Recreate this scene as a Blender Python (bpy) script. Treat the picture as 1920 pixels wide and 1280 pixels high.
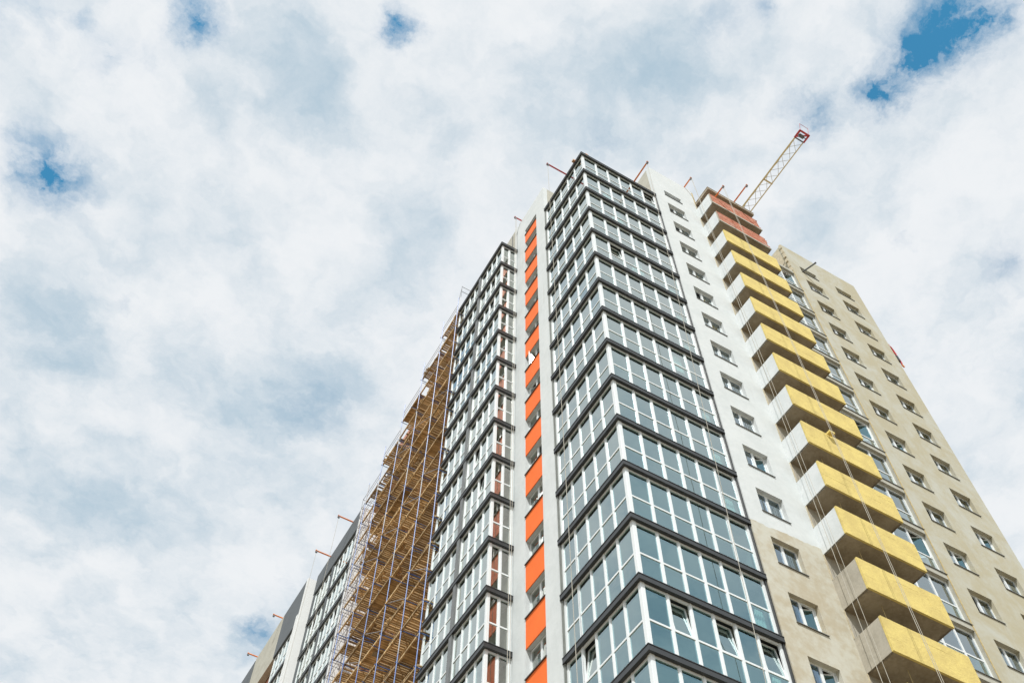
import bpy, bmesh, math, random
from mathutils import Vector, Matrix
R = math.radians
rnd = random.Random(7)
scene = bpy.context.scene
for o in list(bpy.data.objects): bpy.data.objects.remove(o)
COL = scene.collection

# ------------------------------------------------------------------ camera, sky, sun, exposure
T = 64.679                     # height of the bay roofs above the ground
cam_d = bpy.data.cameras.new('camera'); cam = bpy.data.objects.new('camera', cam_d); COL.objects.link(cam)
cam_d.sensor_width = 36.0; cam_d.lens = 34.872; cam_d.clip_start = .1; cam_d.clip_end = 6000
_p, _y, _r = R(58.75604), R(61.1119), R(1.20763)
_f = Vector((math.cos(_p)*math.cos(_y), math.cos(_p)*math.sin(_y), math.sin(_p)))
_ri = Vector((math.sin(_y), -math.cos(_y), 0)); _up = _ri.cross(_f)
RR = _ri*math.cos(_r) + _up*math.sin(_r); UU = -_ri*math.sin(_r) + _up*math.cos(_r)
m3 = Matrix((RR, UU, -_f)).transposed()
cam.matrix_world = Matrix.Translation((-15.086, -18.377, 1.6)) @ m3.to_4x4()
scene.camera = cam

SUN_EL, SUN_AZ = R(55), math.atan2(-.766, -.643)        # direction towards the sun, azimuth from +X
sun_dir = Vector((math.cos(SUN_EL)*math.cos(SUN_AZ), math.cos(SUN_EL)*math.sin(SUN_AZ), math.sin(SUN_EL)))
sd = bpy.data.lights.new('sun', 'SUN'); sd.energy = 4.6; sd.angle = R(.53); sd.color = (1, .975, .925)
sun = bpy.data.objects.new('sun', sd); COL.objects.link(sun)
sun.rotation_euler = sun_dir.to_track_quat('Z', 'Y').to_euler(); sun.location = (-60, -70, 120)

scene.view_settings.view_transform = 'Standard'; scene.view_settings.look = 'None'
scene.view_settings.exposure = 0.0; scene.view_settings.gamma = 1.0
try: scene.view_settings.use_curve_mapping = False
except Exception: pass
scene.render.engine = 'CYCLES'
scene.cycles.max_bounces = 8; scene.cycles.transparent_max_bounces = 12
scene.cycles.caustics_reflective = False; scene.cycles.caustics_refractive = False
scene.cycles.use_denoising = True

world = bpy.data.worlds.new('World'); scene.world = world; world.use_nodes = True
nt = world.node_tree; nt.nodes.clear()
class NG:
    """tiny helper to write node maths"""
    def __init__(s, tree): s.t = tree
    def n(s, typ, **kw):
        nd = s.t.nodes.new(typ)
        for k, v in kw.items(): setattr(nd, k, v)
        return nd
    def put(s, sock, v):
        if isinstance(v, bpy.types.NodeSocket): s.t.links.new(v, sock)
        else: sock.default_value = v
    def m(s, op, a, b=None, c=None, clamp=False):
        nd = s.n('ShaderNodeMath', operation=op); nd.use_clamp = clamp
        s.put(nd.inputs[0], a)
        if b is not None: s.put(nd.inputs[1], b)
        if c is not None: s.put(nd.inputs[2], c)
        return nd.outputs[0]
    def vm(s, op, a, b=None, scale=None):
        nd = s.n('ShaderNodeVectorMath', operation=op); s.put(nd.inputs[0], a)
        if b is not None: s.put(nd.inputs[1], b)
        if scale is not None: s.put(nd.inputs['Scale'], scale)
        return nd.outputs['Value'] if op in ('LENGTH', 'DISTANCE', 'DOT_PRODUCT') else nd.outputs[0]
    def noise(s, vec, scale, detail=4, rough=.5, dist=0, out=0):
        nd = s.n('ShaderNodeTexNoise'); s.put(nd.inputs['Vector'], vec)
        nd.inputs['Scale'].default_value = scale; nd.inputs['Detail'].default_value = detail
        nd.inputs['Roughness'].default_value = rough; nd.inputs['Distortion'].default_value = dist
        return nd.outputs[out]
    def ramp(s, v, a, b, lo=0., hi=1., smooth=True):
        nd = s.n('ShaderNodeMapRange'); nd.interpolation_type = 'SMOOTHSTEP' if smooth else 'LINEAR'
        s.put(nd.inputs['Value'], v)
        nd.inputs['From Min'].default_value = a; nd.inputs['From Max'].default_value = b
        nd.inputs['To Min'].default_value = lo; nd.inputs['To Max'].default_value = hi
        return nd.outputs[0]
    def mix(s, f, a, b):
        nd = s.n('ShaderNodeMix', data_type='RGBA'); s.put(nd.inputs[0], f)
        s.put(nd.inputs[6], a); s.put(nd.inputs[7], b); return nd.outputs[2]
g = NG(nt)
tc = g.n('ShaderNodeTexCoord')
dirv = g.vm('NORMALIZE', tc.outputs['Generated'])
sep = g.n('ShaderNodeSeparateXYZ'); g.put(sep.inputs[0], dirv)
zz = g.m('MAXIMUM', sep.outputs[2], .03)
cmb = g.n('ShaderNodeCombineXYZ'); g.put(cmb.inputs[0], g.m('DIVIDE', sep.outputs[0], zz)); g.put(cmb.inputs[1], g.m('DIVIDE', sep.outputs[1], zz))
P0 = cmb.outputs[0]
w1 = g.vm('SCALE', g.vm('SUBTRACT', g.noise(P0, 9, 5, .6, out=1), (.5, .5, .5)), scale=.10)
w2 = g.vm('SCALE', g.vm('SUBTRACT', g.noise(P0, 30, 6, .68, out=1), (.5, .5, .5)), scale=.036)
PW = g.vm('ADD', g.vm('ADD', P0, w1), w2)
PH = g.vm('ADD', g.vm('ADD', P0, g.vm('SCALE', w1, scale=.45)), g.vm('SCALE', w2, scale=1.25))
def blobs(L, vec):
    acc = None
    for x, y, r, a in L:
        d = g.vm('DISTANCE', vec, (x, y, 0))
        e = g.m('EXPONENT', g.m('MULTIPLY', g.m('MULTIPLY', d, d), -1/(r*r)))
        acc = g.m('MULTIPLY', e, a) if acc is None else g.m('MULTIPLY_ADD', e, a, acc)
    return acc
HOLES = [(0.483, -0.008, 0.044, 1.35), (0.510, -0.032, 0.024, 0.9), (0.471, 0.035, 0.026, 1.0), (0.478, 0.071, 0.022, 1.45), (0.462, 0.085, 0.022, .8), (0.423, 0.138, 0.028, 0.75), (0.012, 0.273, 0.017, 1.6), (-0.161, 0.366, 0.024, 1.25), (-0.241, 0.598, 0.036, 1.3), (-0.264, 0.588, 0.036, 0.4), (0.217, 1.136, 0.028, 1.0), (0.129, 0.734, 0.052, 0.3), (0.25, 0.277, 0.023, 0.4), (0.717, 0.162, 0.022, 0.5), (0.314, 0.076, 0.013, 0.6), (0.286, 0.109, 0.026, 0.3), (-0.227, 0.448, 0.027, 0.35), (-0.183, 0.429, 0.022, 0.25), (-0.261, 0.426, 0.013, 0.4)]
GREYS = [(-0.256, 0.516, 0.063, 0.4), (-0.057, 0.356, 0.049, 0.6), (-0.123, 0.452, 0.031, 0.7), (-0.027, 0.37, 0.045, 0.4), (0.152, 0.477, 0.057, 0.45), (0.122, 0.766, 0.083, 0.5), (-0.193, 0.773, 0.069, 0.5), (0.251, 0.159, 0.065, 0.5), (0.372, 0.246, 0.048, 0.3), (0.505, 0.169, 0.054, 0.4), (-0.174, 0.689, 0.079, 0.25), (0.041, 0.984, 0.152, 0.35), (-0.149, 0.993, 0.088, 0.45), (0.26, 0.23, 0.068, 0.35), (0.027, 0.739, 0.109, 0.25), (-0.032, 1.246, 0.142, 0.3)]
cover = g.noise(PW, 3.2, 8, .55)
hole = blobs(HOLES, PH)
thin = g.noise(PW, 14, 7, .62)
# open sky where the broad cover field is thin, plus the gaps seen between the clouds
gap = g.m('ADD', g.m('MULTIPLY', hole, g.ramp(thin, .34, .66, 1.4, .5)), g.ramp(cover, .42, .24, 0, 1.1))
alpha = g.ramp(gap, .04, 1.45, 1.0, 0.0, smooth=False)
shade = g.m('ADD', g.m('MULTIPLY', g.noise(PW, 5.5, 7, .52), 1.0), g.m('MULTIPLY', blobs(GREYS, PW), -.36))
shade = g.m('ADD', shade, g.m('MULTIPLY', g.m('SUBTRACT', thin, .5), .62))
far = g.ramp(sep.outputs[2], .04, .30)          # cloud detail melts together towards the horizon
alpha = g.m('ADD', g.m('MULTIPLY', alpha, far), g.m('MULTIPLY', g.m('SUBTRACT', 1.0, far), .92))
lit = g.ramp(shade, -.02, .66)
lit = g.m('ADD', g.m('MULTIPLY', lit, far), g.m('MULTIPLY', g.m('SUBTRACT', 1.0, far), .6))
ccol = g.mix(lit, (.42, .56, .67, 1), (.865, .89, .915, 1))
sky = g.n('ShaderNodeTexSky', sky_type='NISHITA'); sky.sun_disc = False
sky.sun_elevation = SUN_EL; sky.sun_rotation = math.pi/2 - SUN_AZ
sky.altitude = 100; sky.air_density = 1.0; sky.dust_density = .4; sky.ozone_density = 1.5
b1 = g.n('ShaderNodeBackground'); g.put(b1.inputs[0], g.vm('MULTIPLY', sky.outputs[0], (.42, 1.22, 1.22))); b1.inputs[1].default_value = .15
b2 = g.n('ShaderNodeBackground'); g.put(b2.inputs[0], ccol); b2.inputs[1].default_value = 1.0
ms = g.n('ShaderNodeMixShader'); g.put(ms.inputs[0], alpha); g.put(ms.inputs[1], b1.outputs[0]); g.put(ms.inputs[2], b2.outputs[0])
wo = g.n('ShaderNodeOutputWorld'); g.put(wo.inputs[0], ms.outputs[0])
world.cycles.sampling_method = 'MANUAL'; world.cycles.sample_map_resolution = 512

# ------------------------------------------------------------------ materials
def new_mat(name):
    m = bpy.data.materials.new(name); m.use_nodes = True
    m.node_tree.nodes.clear(); return m, NG(m.node_tree)
def finish(m, G, shader):
    o = G.n('ShaderNodeOutputMaterial'); G.put(o.inputs[0], shader)
    return m
def plain(name, col, rough=.6, metal=0, var=.0, scale=3., bump=.0, bscale=40., col2=None, spec=.5, stretch=None):
    m, G = new_mat(name); p = G.n('ShaderNodeBsdfPrincipled')
    ge = G.n('ShaderNodeNewGeometry'); vec = ge.outputs['Position']
    if stretch: vec = G.vm('MULTIPLY', vec, stretch)
    c = (*col, 1)
    if col2 or var:
        c2 = (*col2, 1) if col2 else (*[max(0, x*(1-var)) for x in col], 1)
        n = G.m('ADD', G.m('MULTIPLY', G.noise(vec, scale, 6, .6), .65), G.m('MULTIPLY', G.noise(vec, scale*7, 4, .6), .35))
        G.put(p.inputs['Base Color'], G.mix(G.ramp(n, .36, .64), c, c2))
    else: p.inputs['Base Color'].default_value = c
    p.inputs['Roughness'].default_value = rough; p.inputs['Metallic'].default_value = metal
    p.inputs['Specular IOR Level'].default_value = spec
    if bump:
        b = G.n('ShaderNodeBump'); b.inputs['Strength'].default_value = bump; b.inputs['Distance'].default_value = .02
        G.put(b.inputs['Height'], G.noise(vec, bscale, 4, .6)); G.put(p.inputs['Normal'], b.outputs[0])
    return finish(m, G, p.outputs[0])

def facade_mat():
    """trowelled plaster: white finish coat down to an uneven edge, raw beige basecoat with dried patches below"""
    m, G = new_mat('painted_plaster'); p = G.n('ShaderNodeBsdfPrincipled')
    ge = G.n('ShaderNodeNewGeometry'); pos = ge.outputs['Position']
    s = G.n('ShaderNodeSeparateXYZ'); G.put(s.inputs[0], pos)
    edge = G.m('ADD', s.outputs[2], G.m('MULTIPLY', G.m('SUBTRACT', G.noise(pos, 1.1, 5, .6), .5), .55))
    edge = G.m('ADD', edge, G.m('MULTIPLY', s.outputs[0], -.06))
    white = G.ramp(edge, T-33.28, T-33.24)
    # only the right facade is unfinished low down: the left facade (x<.4) is white all the way
    left = G.ramp(s.outputs[0], .35, .36, 1, 0)
    white = G.m('MAXIMUM', white, left)
    n1 = G.noise(pos, .55, 6, .62); n2 = G.noise(pos, 2.6, 5, .6)
    nn = G.m('ADD', G.m('MULTIPLY', n1, .6), G.m('MULTIPLY', n2, .4))
    wc = G.mix(G.ramp(nn, .35, .65), (.675, .71, .715, 1), (.60, .64, .645, 1))
    bc = G.mix(G.ramp(nn, .40, .60), (.47, .42, .31, 1), (.56, .55, .47, 1))
    stk = G.noise(G.vm('MULTIPLY', pos, (5.5, 5.5, .22)), 1, 4, .6); stk2 = G.noise(pos, .35, 3, .5)
    sm = G.m('MULTIPLY', G.ramp(stk, .56, .74), G.ramp(stk2, .42, .6))
    base = G.mix(G.m('MULTIPLY', sm, .30), G.mix(white, bc, wc), (.42, .42, .38, 1))
    G.put(p.inputs['Base Color'], base); p.inputs['Roughness'].default_value = .85
    b = G.n('ShaderNodeBump'); b.inputs['Strength'].default_value = .35; b.inputs['Distance'].default_value = .03
    G.put(b.inputs['Height'], G.m('ADD', G.noise(pos, 3.5, 5, .6), G.m('MULTIPLY', G.noise(pos, 22, 3, .6), .25))); G.put(p.inputs['Normal'], b.outputs[0])
    return finish(m, G, p.outputs[0])

def beige_mat():
    m, G = new_mat('raw_basecoat'); p = G.n('ShaderNodeBsdfPrincipled')
    pos = G.n('ShaderNodeNewGeometry').outputs['Position']
    nn = G.m('ADD', G.m('MULTIPLY', G.noise(pos, .28, 7, .62, 1.2), .65), G.m('MULTIPLY', G.noise(pos, 1.8, 5, .6), .35))
    c = G.mix(G.ramp(nn, .40, .64), (.445, .41, .29, 1), (.50, .50, .43, 1))
    stk = G.noise(G.vm('MULTIPLY', pos, (4.5, 4.5, .2)), 1, 4, .6); stk2 = G.noise(pos, .3, 3, .5)
    c = G.mix(G.m('MULTIPLY', G.m('MULTIPLY', G.ramp(stk, .54, .74), G.ramp(stk2, .42, .6)), .35), c, (.33, .31, .25, 1))
    G.put(p.inputs['Base Color'], c); p.inputs['Roughness'].default_value = .9
    b = G.n('ShaderNodeBump'); b.inputs['Strength'].default_value = .3; b.inputs['Distance'].default_value = .02
    G.put(b.inputs['Height'], G.noise(pos, 5, 5, .6)); G.put(p.inputs['Normal'], b.outputs[0])
    return finish(m, G, p.outputs[0])

def glass_mat(name, tint, f0=.12, pw=1.8, gcol=(.49, .84, .96)):
    m, G = new_mat(name)
    tr = G.n('ShaderNodeBsdfTransparent'); tr.inputs[0].default_value = (*tint, 1)
    gl = G.n('ShaderNodeBsdfGlossy'); gl.inputs['Roughness'].default_value = 0.0; gl.inputs[0].default_value = (*gcol, 1)
    geo = G.n('ShaderNodeNewGeometry')
    c = G.m('ABSOLUTE', G.vm('DOT_PRODUCT', geo.outputs['Incoming'], geo.outputs['Normal']))
    sch = G.m('MULTIPLY_ADD', G.m('POWER', G.m('SUBTRACT', 1.0, c, clamp=True), pw), 1-f0, f0)
    # the coating tints reflections seen head on; grazing reflections are neutral
    G.put(gl.inputs[0], G.mix(G.ramp(c, .30, .62), (.93, 1, .965, 1), (*gcol, 1)))
    frs = G.m('MULTIPLY', sch, G.m('SUBTRACT', 1.0, geo.outputs['Backfacing']))
    pos = G.n('ShaderNodeNewGeometry').outputs['Position']
    b = G.n('ShaderNodeBump'); b.inputs['Strength'].default_value = .09; b.inputs['Distance'].default_value = .02
    G.put(b.inputs['Height'], G.noise(pos, 1.7, 1, .5)); G.put(gl.inputs['Normal'], b.outputs[0])
    mx = G.n('ShaderNodeMixShader'); G.put(mx.inputs[0], frs); G.put(mx.inputs[1], tr.outputs[0]); G.put(mx.inputs[2], gl.outputs[0])
    return finish(m, G, mx.outputs[0])

def glint_glass():
    m, G = new_mat('glint_glass')
    a = G.n('ShaderNodeBsdfGlossy'); a.inputs['Roughness'].default_value = 0.0; a.inputs[0].default_value = (.9, .9, .88, 1)
    b = G.n('ShaderNodeBsdfGlossy'); b.inputs['Roughness'].default_value = .16; b.inputs[0].default_value = (.9, .84, .76, 1)  # rough warm lobe added to spread a soft glow around the sun glint
    x = G.n('ShaderNodeMixShader'); x.inputs[0].default_value = .45; G.put(x.inputs[1], a.outputs[0]); G.put(x.inputs[2], b.outputs[0])
    t = G.n('ShaderNodeBsdfTransparent'); t.inputs[0].default_value = (.8, .86, .85, 1)
    y = G.n('ShaderNodeMixShader'); y.inputs[0].default_value = .35; G.put(y.inputs[1], t.outputs[0]); G.put(y.inputs[2], x.outputs[0])
    return finish(m, G, y.outputs[0])

def brick_mat(axis_u=0):
    m, G = new_mat('brickwork'); p = G.n('ShaderNodeBsdfPrincipled')
    pos = G.n('ShaderNodeNewGeometry').outputs['Position']
    s = G.n('ShaderNodeSeparateXYZ'); G.put(s.inputs[0], pos)
    c = G.n('ShaderNodeCombineXYZ'); G.put(c.inputs[0], G.m('ADD', s.outputs[0], s.outputs[1])); G.put(c.inputs[1], s.outputs[2])
    br = G.n('ShaderNodeTexBrick'); G.put(br.inputs['Vector'], c.outputs[0])
    br.inputs['Color1'].default_value = (.60, .26, .17, 1); br.inputs['Color2'].default_value = (.48, .19, .12, 1)
    br.inputs['Mortar'].default_value = (.52, .42, .36, 1); br.inputs['Scale'].default_value = 1
    br.inputs['Mortar Size'].default_value = .006; br.inputs['Brick Width'].default_value = .26; br.inputs['Row Height'].default_value = .075
    G.put(p.inputs['Base Color'], br.outputs[0]); p.inputs['Roughness'].default_value = .9
    return finish(m, G, p.outputs[0])

def wood_mat():
    m, G = new_mat('weathered_boards'); p = G.n('ShaderNodeBsdfPrincipled')
    pos = G.n('ShaderNodeNewGeometry').outputs['Position']
    st = G.vm('MULTIPLY', pos, (.15, 7.5, .5))
    n = G.noise(st, 1, 3, .6); n2 = G.noise(pos, 1.3, 3, .6)
    v = G.m('ADD', G.m('MULTIPLY', n, .7), G.m('MULTIPLY', n2, .3))
    c = G.mix(G.ramp(v, .38, .62), (.24, .155, .07, 1), (.68, .49, .26, 1))
    oi = G.n('ShaderNodeObjectInfo'); k = G.ramp(oi.outputs['Random'], 0, 1, .62, 1.25, smooth=False)
    c = G.vm('SCALE', c, scale=k)
    G.put(p.inputs['Base Color'], c); p.inputs['Roughness'].default_value = .85
    return finish(m, G, p.outputs[0])

def loose_brick_mat():
    m, G = new_mat('red_brick'); p = G.n('ShaderNodeBsdfPrincipled')
    pos = G.n('ShaderNodeNewGeometry').outputs['Position']
    v = G.noise(G.vm('MULTIPLY', pos, (3.7, 3.7, 12)), 1, 2, .5)
    v2 = G.noise(pos, .8, 4, .6)
    c = G.mix(G.ramp(v, .35, .65), (.46, .14, .08, 1), (.60, .27, .17, 1))
    c = G.mix(G.ramp(v2, .55, .72, 0, .7), c, (.52, .45, .40, 1))
    G.put(p.inputs['Base Color'], c); p.inputs['Roughness'].default_value = .9
    return finish(m, G, p.outputs[0])

M = dict(
    plaster=facade_mat(), beige=beige_mat(), brick=brick_mat(), wood=wood_mat(), redbrick=loose_brick_mat(),
    upvc=plain('white_upvc', (.80, .845, .86), .35, var=.05, scale=1.5),
    glass=glass_mat('tinted_glass', (.80, .92, .92), .15),
    glass_clear=glass_mat('clear_glass', (.90, .93, .90), .20, 2.6, (1, .97, .93)),
    glass_blue=glass_mat('blue_grey_glass', (.50, .68, .84), .20, 2.6, (.40, .68, 1.0)),
    ledge=plain('dark_sheet_metal', (.034, .038, .041), .38, .0, var=.25, scale=2, spec=.6),
    ledge_grey=plain('grey_sheet_metal', (.17, .18, .18), .45, var=.2, scale=2),
    trim=plain('grey_trim', (.20, .215, .20), .6, var=.2),
    orange=plain('orange_render', (.93, .175, .018), .7, col2=(.88, .155, .016), scale=1.2, bump=.1, bscale=12),
    yellow=plain('yellow_insulation', (.76, .615, .205), .85, col2=(.62, .49, .17), scale=1.3, bump=.8, bscale=11),
    yellow_edge=plain('cut_insulation_edge', (.62, .50, .25), .9, var=.3, scale=6),
    pale_edge=plain('pale_foam_edge', (.60, .53, .38), .9, var=.25, scale=5),
    concrete=plain('raw_concrete', (.40, .345, .26), .9, col2=(.27, .225, .165), scale=1.1, bump=.25, bscale=14),
    concrete_lt=plain('pale_concrete', (.48, .475, .41), .9, col2=(.40, .39, .33), scale=1.4, bump=.25, bscale=14),
    interior=plain('interior_plaster', (.30, .27, .23), .9, var=.25, scale=1.2),
    slab=plain('floor_slab_concrete', (.34, .32, .28), .9, var=.2, scale=1.5),
    white_side=plain('white_panel_paint', (.70, .73, .74), .85, col2=(.62, .66, .67), scale=1.5, bump=.3, bscale=6),
    side_grey=plain('unpainted_panel', (.46, .43, .36), .9, col2=(.37, .345, .285), scale=1.5, bump=.3, bscale=6),
    paint_white=plain('white_end_wall', (.78, .80, .80), .8, var=.04),
    dark_panel=plain('dark_grey_cladding', (.10, .115, .125), .6, var=.12, scale=.8),
    post_blue=plain('blue_painted_tube', (.028, .115, .43), .45, col2=(.08, .20, .50), scale=2.5),
    post_pale=plain('worn_galvanised_tube', (.34, .36, .40), .5, 0, var=.3, scale=3),
    rust=plain('orange_steel', (.95, .33, .10), .6, col2=(.80, .24, .08), scale=3),
    red=plain('red_steel', (.62, .06, .06), .5, var=.2),
    crane=plain('pale_yellow_steel', (.80, .68, .38), .5, col2=(.66, .52, .27), scale=1.5),
    lacing=plain('greyish_yellow_steel', (.50, .48, .40), .6),
    steel=plain('grey_steel', (.16, .17, .18), .5, .4),
    rope=plain('pale_rope', (.46, .44, .38), .9),
    soil=plain('building_site_soil', (.27, .22, .155), .95, col2=(.20, .165, .12), scale=.06),
    asphalt=plain('asphalt', (.06, .06, .06), .9, var=.3, scale=1.),
    black=plain('black_rubber', (.03, .03, .035), .6),
    curtain=plain('pale_curtain', (.55, .66, .62), .9),
    dust=plain('dusty_tan', (.55, .38, .25), .9),
)
MATS = M

# ------------------------------------------------------------------ mesh helpers
class MB:
    def __init__(s): s.v = []; s.f = []
    def box(s, x0, x1, y0, y1, z0, z1):
        if x1 < x0: x0, x1 = x1, x0
        if y1 < y0: y0, y1 = y1, y0
        if z1 < z0: z0, z1 = z1, z0
        i = len(s.v)
        s.v += [(x0,y0,z0),(x1,y0,z0),(x1,y1,z0),(x0,y1,z0),(x0,y0,z1),(x1,y0,z1),(x1,y1,z1),(x0,y1,z1)]
        s.f += [(i,i+3,i+2,i+1),(i+4,i+5,i+6,i+7),(i,i+1,i+5,i+4),(i+1,i+2,i+6,i+5),(i+2,i+3,i+7,i+6),(i+3,i,i+4,i+7)]
        return s
    def tube(s, a, b, r, n=6, r2=None):
        a = Vector(a); b = Vector(b); d = (b-a).normalized(); r2 = r if r2 is None else r2
        u = d.cross(Vector((0,0,1)) if abs(d.z) < .9 else Vector((1,0,0))).normalized(); w = d.cross(u)
        i = len(s.v)
        for k in range(n):
            an = 2*math.pi*k/n; o = u*math.cos(an)+w*math.sin(an)
            s.v += [tuple(a+o*r), tuple(b+o*r2)]
        for k in range(n):
            j = (k+1) % n; s.f.append((i+2*k, i+2*j, i+2*j+1, i+2*k+1))
        s.f.append(tuple(i+2*k for k in range(n))[::-1]); s.f.append(tuple(i+2*k+1 for k in range(n)))
        return s
    def path(s, pts, r, n=6):
        for a, b in zip(pts, pts[1:]): s.tube(a, b, r, n)
        return s
    def quad(s, a, b, c, d):
        i = len(s.v); s.v += [a, b, c, d]; s.f.append((i, i+1, i+2, i+3)); return s
    def mesh(s, name, mat):
        me = bpy.data.meshes.new(name); me.from_pydata(s.v, [], s.f); me.materials.append(mat)
        bm = bmesh.new(); bm.from_mesh(me); bmesh.ops.recalc_face_normals(bm, faces=bm.faces); bm.to_mesh(me); bm.free()
        return me
def link(name, me, parent=None, loc=(0,0,0), rot=None):
    o = bpy.data.objects.new(name, me); COL.objects.link(o)
    if parent is not None: o.parent = parent
    o.location = loc
    if rot is not None: o.rotation_euler = rot
    return o
def build(mb, name, mat, parent=None, loc=(0,0,0), kind=None):
    o = link(name, mb.mesh(name, mat), parent, loc)
    if kind: o['kind'] = kind
    return o
def thing(name, label, cat, loc=(0,0,0), group=None):
    o = bpy.data.objects.new(name, None); COL.objects.link(o); o.location = loc
    o['label'] = label; o['category'] = cat
    if group: o['group'] = group
    o.empty_display_size = .5
    return o

class Frame:
    """a facade frame: u runs along the facade, w points into the building"""
    def __init__(s, O, u, w): s.O = Vector((*O, 0)); s.u = Vector((*u, 0)); s.w = Vector((*w, 0))
    def pt(s, u, w, z): p = s.O + s.u*u + s.w*w; return (p.x, p.y, z)
    def box(s, mb, u0, u1, w0, w1, z0, z1):
        a = s.pt(u0, w0, z0); b = s.pt(u1, w1, z1); mb.box(a[0], b[0], a[1], b[1], a[2], b[2])
FR = Frame((0,0), (1,0), (0,1))             # right facade
FL = Frame((0,0), (0,1), (1,0))             # left facade
X2 = -1.29                                  # plane of the second glazed bay
FL2 = Frame((X2,0), (0,1), (1,0))
FRET = Frame((0,8.4), (1,0), (0,1))         # short return of the second bay

def wall_mesh(F, u0, u1, z0, z1, th, holes, w0=0.):
    """wall slab with real rectangular openings (front, back, reveals)"""
    us = sorted({u0, u1, *[h[0] for h in holes], *[h[1] for h in holes]}); us = [u for u in us if u0 <= u <= u1]
    zs = sorted({z0, z1, *[h[2] for h in holes], *[h[3] for h in holes]}); zs = [z for z in zs if z0 <= z <= z1]
    nu, nz = len(us)-1, len(zs)-1
    solid = [[True]*nz for _ in range(nu)]
    for i in range(nu):
        for j in range(nz):
            cu, cz = (us[i]+us[i+1])/2, (zs[j]+zs[j+1])/2
            if any(h[0] < cu < h[1] and h[2] < cz < h[3] for h in holes): solid[i][j] = False
    mb = MB(); S = lambda i, j: 0 <= i < nu and 0 <= j < nz and solid[i][j]
    for i in range(nu):
        for j in range(nz):
            if not solid[i][j]: continue
            a, b, c, d = us[i], us[i+1], zs[j], zs[j+1]
            P = lambda u, w, z: F.pt(u, w0+w, z)
            mb.quad(P(a,0,c), P(b,0,c), P(b,0,d), P(a,0,d)); mb.quad(P(a,th,c), P(a,th,d), P(b,th,d), P(b,th,c))
            if not S(i-1,j): mb.quad(P(a,0,c), P(a,0,d), P(a,th,d), P(a,th,c))
            if not S(i+1,j): mb.quad(P(b,0,c), P(b,th,c), P(b,th,d), P(b,0,d))
            if not S(i,j-1): mb.quad(P(a,0,c), P(a,th,c), P(b,th,c), P(b,0,c))
            if not S(i,j+1): mb.quad(P(a,0,d), P(b,0,d), P(b,th,d), P(a,th,d))
    i = 0
    me = bpy.data.meshes.new('wall'); me.from_pydata(mb.v, [], mb.f)
    bm = bmesh.new(); bm.from_mesh(me); bmesh.ops.remove_doubles(bm, verts=bm.verts, dist=1e-4)
    bmesh.ops.recalc_face_normals(bm, faces=bm.faces); bm.to_mesh(me); bm.free()
    return me

# ------------------------------------------------------------------ ground
gm = MB(); n = 48
gm.v = [(0,0,0)]+[(2500*math.cos(2*math.pi*k/n), 2500*math.sin(2*math.pi*k/n), 0) for k in range(n)]
gm.f = [(0, k+1, (k+1) % n+1) for k in range(n)]
o = build(gm, 'ground', M['soil']); o['kind'] = 'structure'
rm = MB().box(-40, 60, -34, -26, -.3, .006)
o = build(rm, 'road', M['asphalt']); o['kind'] = 'structure'
rm = MB().box(-40, 60, -26, -24.2, -.3, .13)
o = build(rm, 'pavement', M['concrete_lt']); o['kind'] = 'structure'

# ------------------------------------------------------------------ glazed bays
H = 3.0
GP = .13                                    # glazing plane behind the ledge face
HEAD, FOOT = -.25, -2.985                   # top / bottom of a glazed band, relative to its ledge top
TRANS = -1.80                               # transom height
mesh_cache = {}
def cached(key, fn):
    if key not in mesh_cache: mesh_cache[key] = fn()
    return mesh_cache[key]
def pane_mesh(F, w, h, mat):
    """thin glass sheet centred on its own origin, in the facade's orientation"""
    key = ('pane', F.u.to_tuple(2), round(w,3), round(h,3), mat.name)
    def mk():
        mb = MB(); Z = Frame((0,0), F.u.to_2d(), F.w.to_2d()); Z.box(mb, -w/2, w/2, -.006, .006, -h/2, h/2); return mb.mesh('pane', mat)
    return cached(key, mk)
def place_pane(name, parent, F, uc, wc, zc, w, h, mat, tilt=0., turn=0.):
    me = pane_mesh(F, w, h, mat); p = F.pt(uc, wc, zc)
    rz = turn + rnd.gauss(0, .005); tl = tilt + rnd.gauss(0, .005)
    rot = (tl, 0, rz) if abs(F.u.x) > .5 else (0, -tl, rz)
    return link(name, me, parent, p, rot)
def sash_mesh(F, w, h, bar=.055):
    def mk():
        mb = MB(); Z = Frame((0,0), F.u.to_2d(), F.w.to_2d())
        for a, b, c, d in ((-w/2, w/2, -h/2, -h/2+bar), (-w/2, w/2, h/2-bar, h/2), (-w/2, -w/2+bar, -h/2+bar, h/2-bar), (w/2-bar, w/2, -h/2+bar, h/2-bar)):
            Z.box(mb, a, b, -.03, .03, c, d)
        return mb.mesh('sash', M['upvc'])
    return cached(('sash', F.u.to_tuple(2), round(w,3), round(h,3)), mk)

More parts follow.
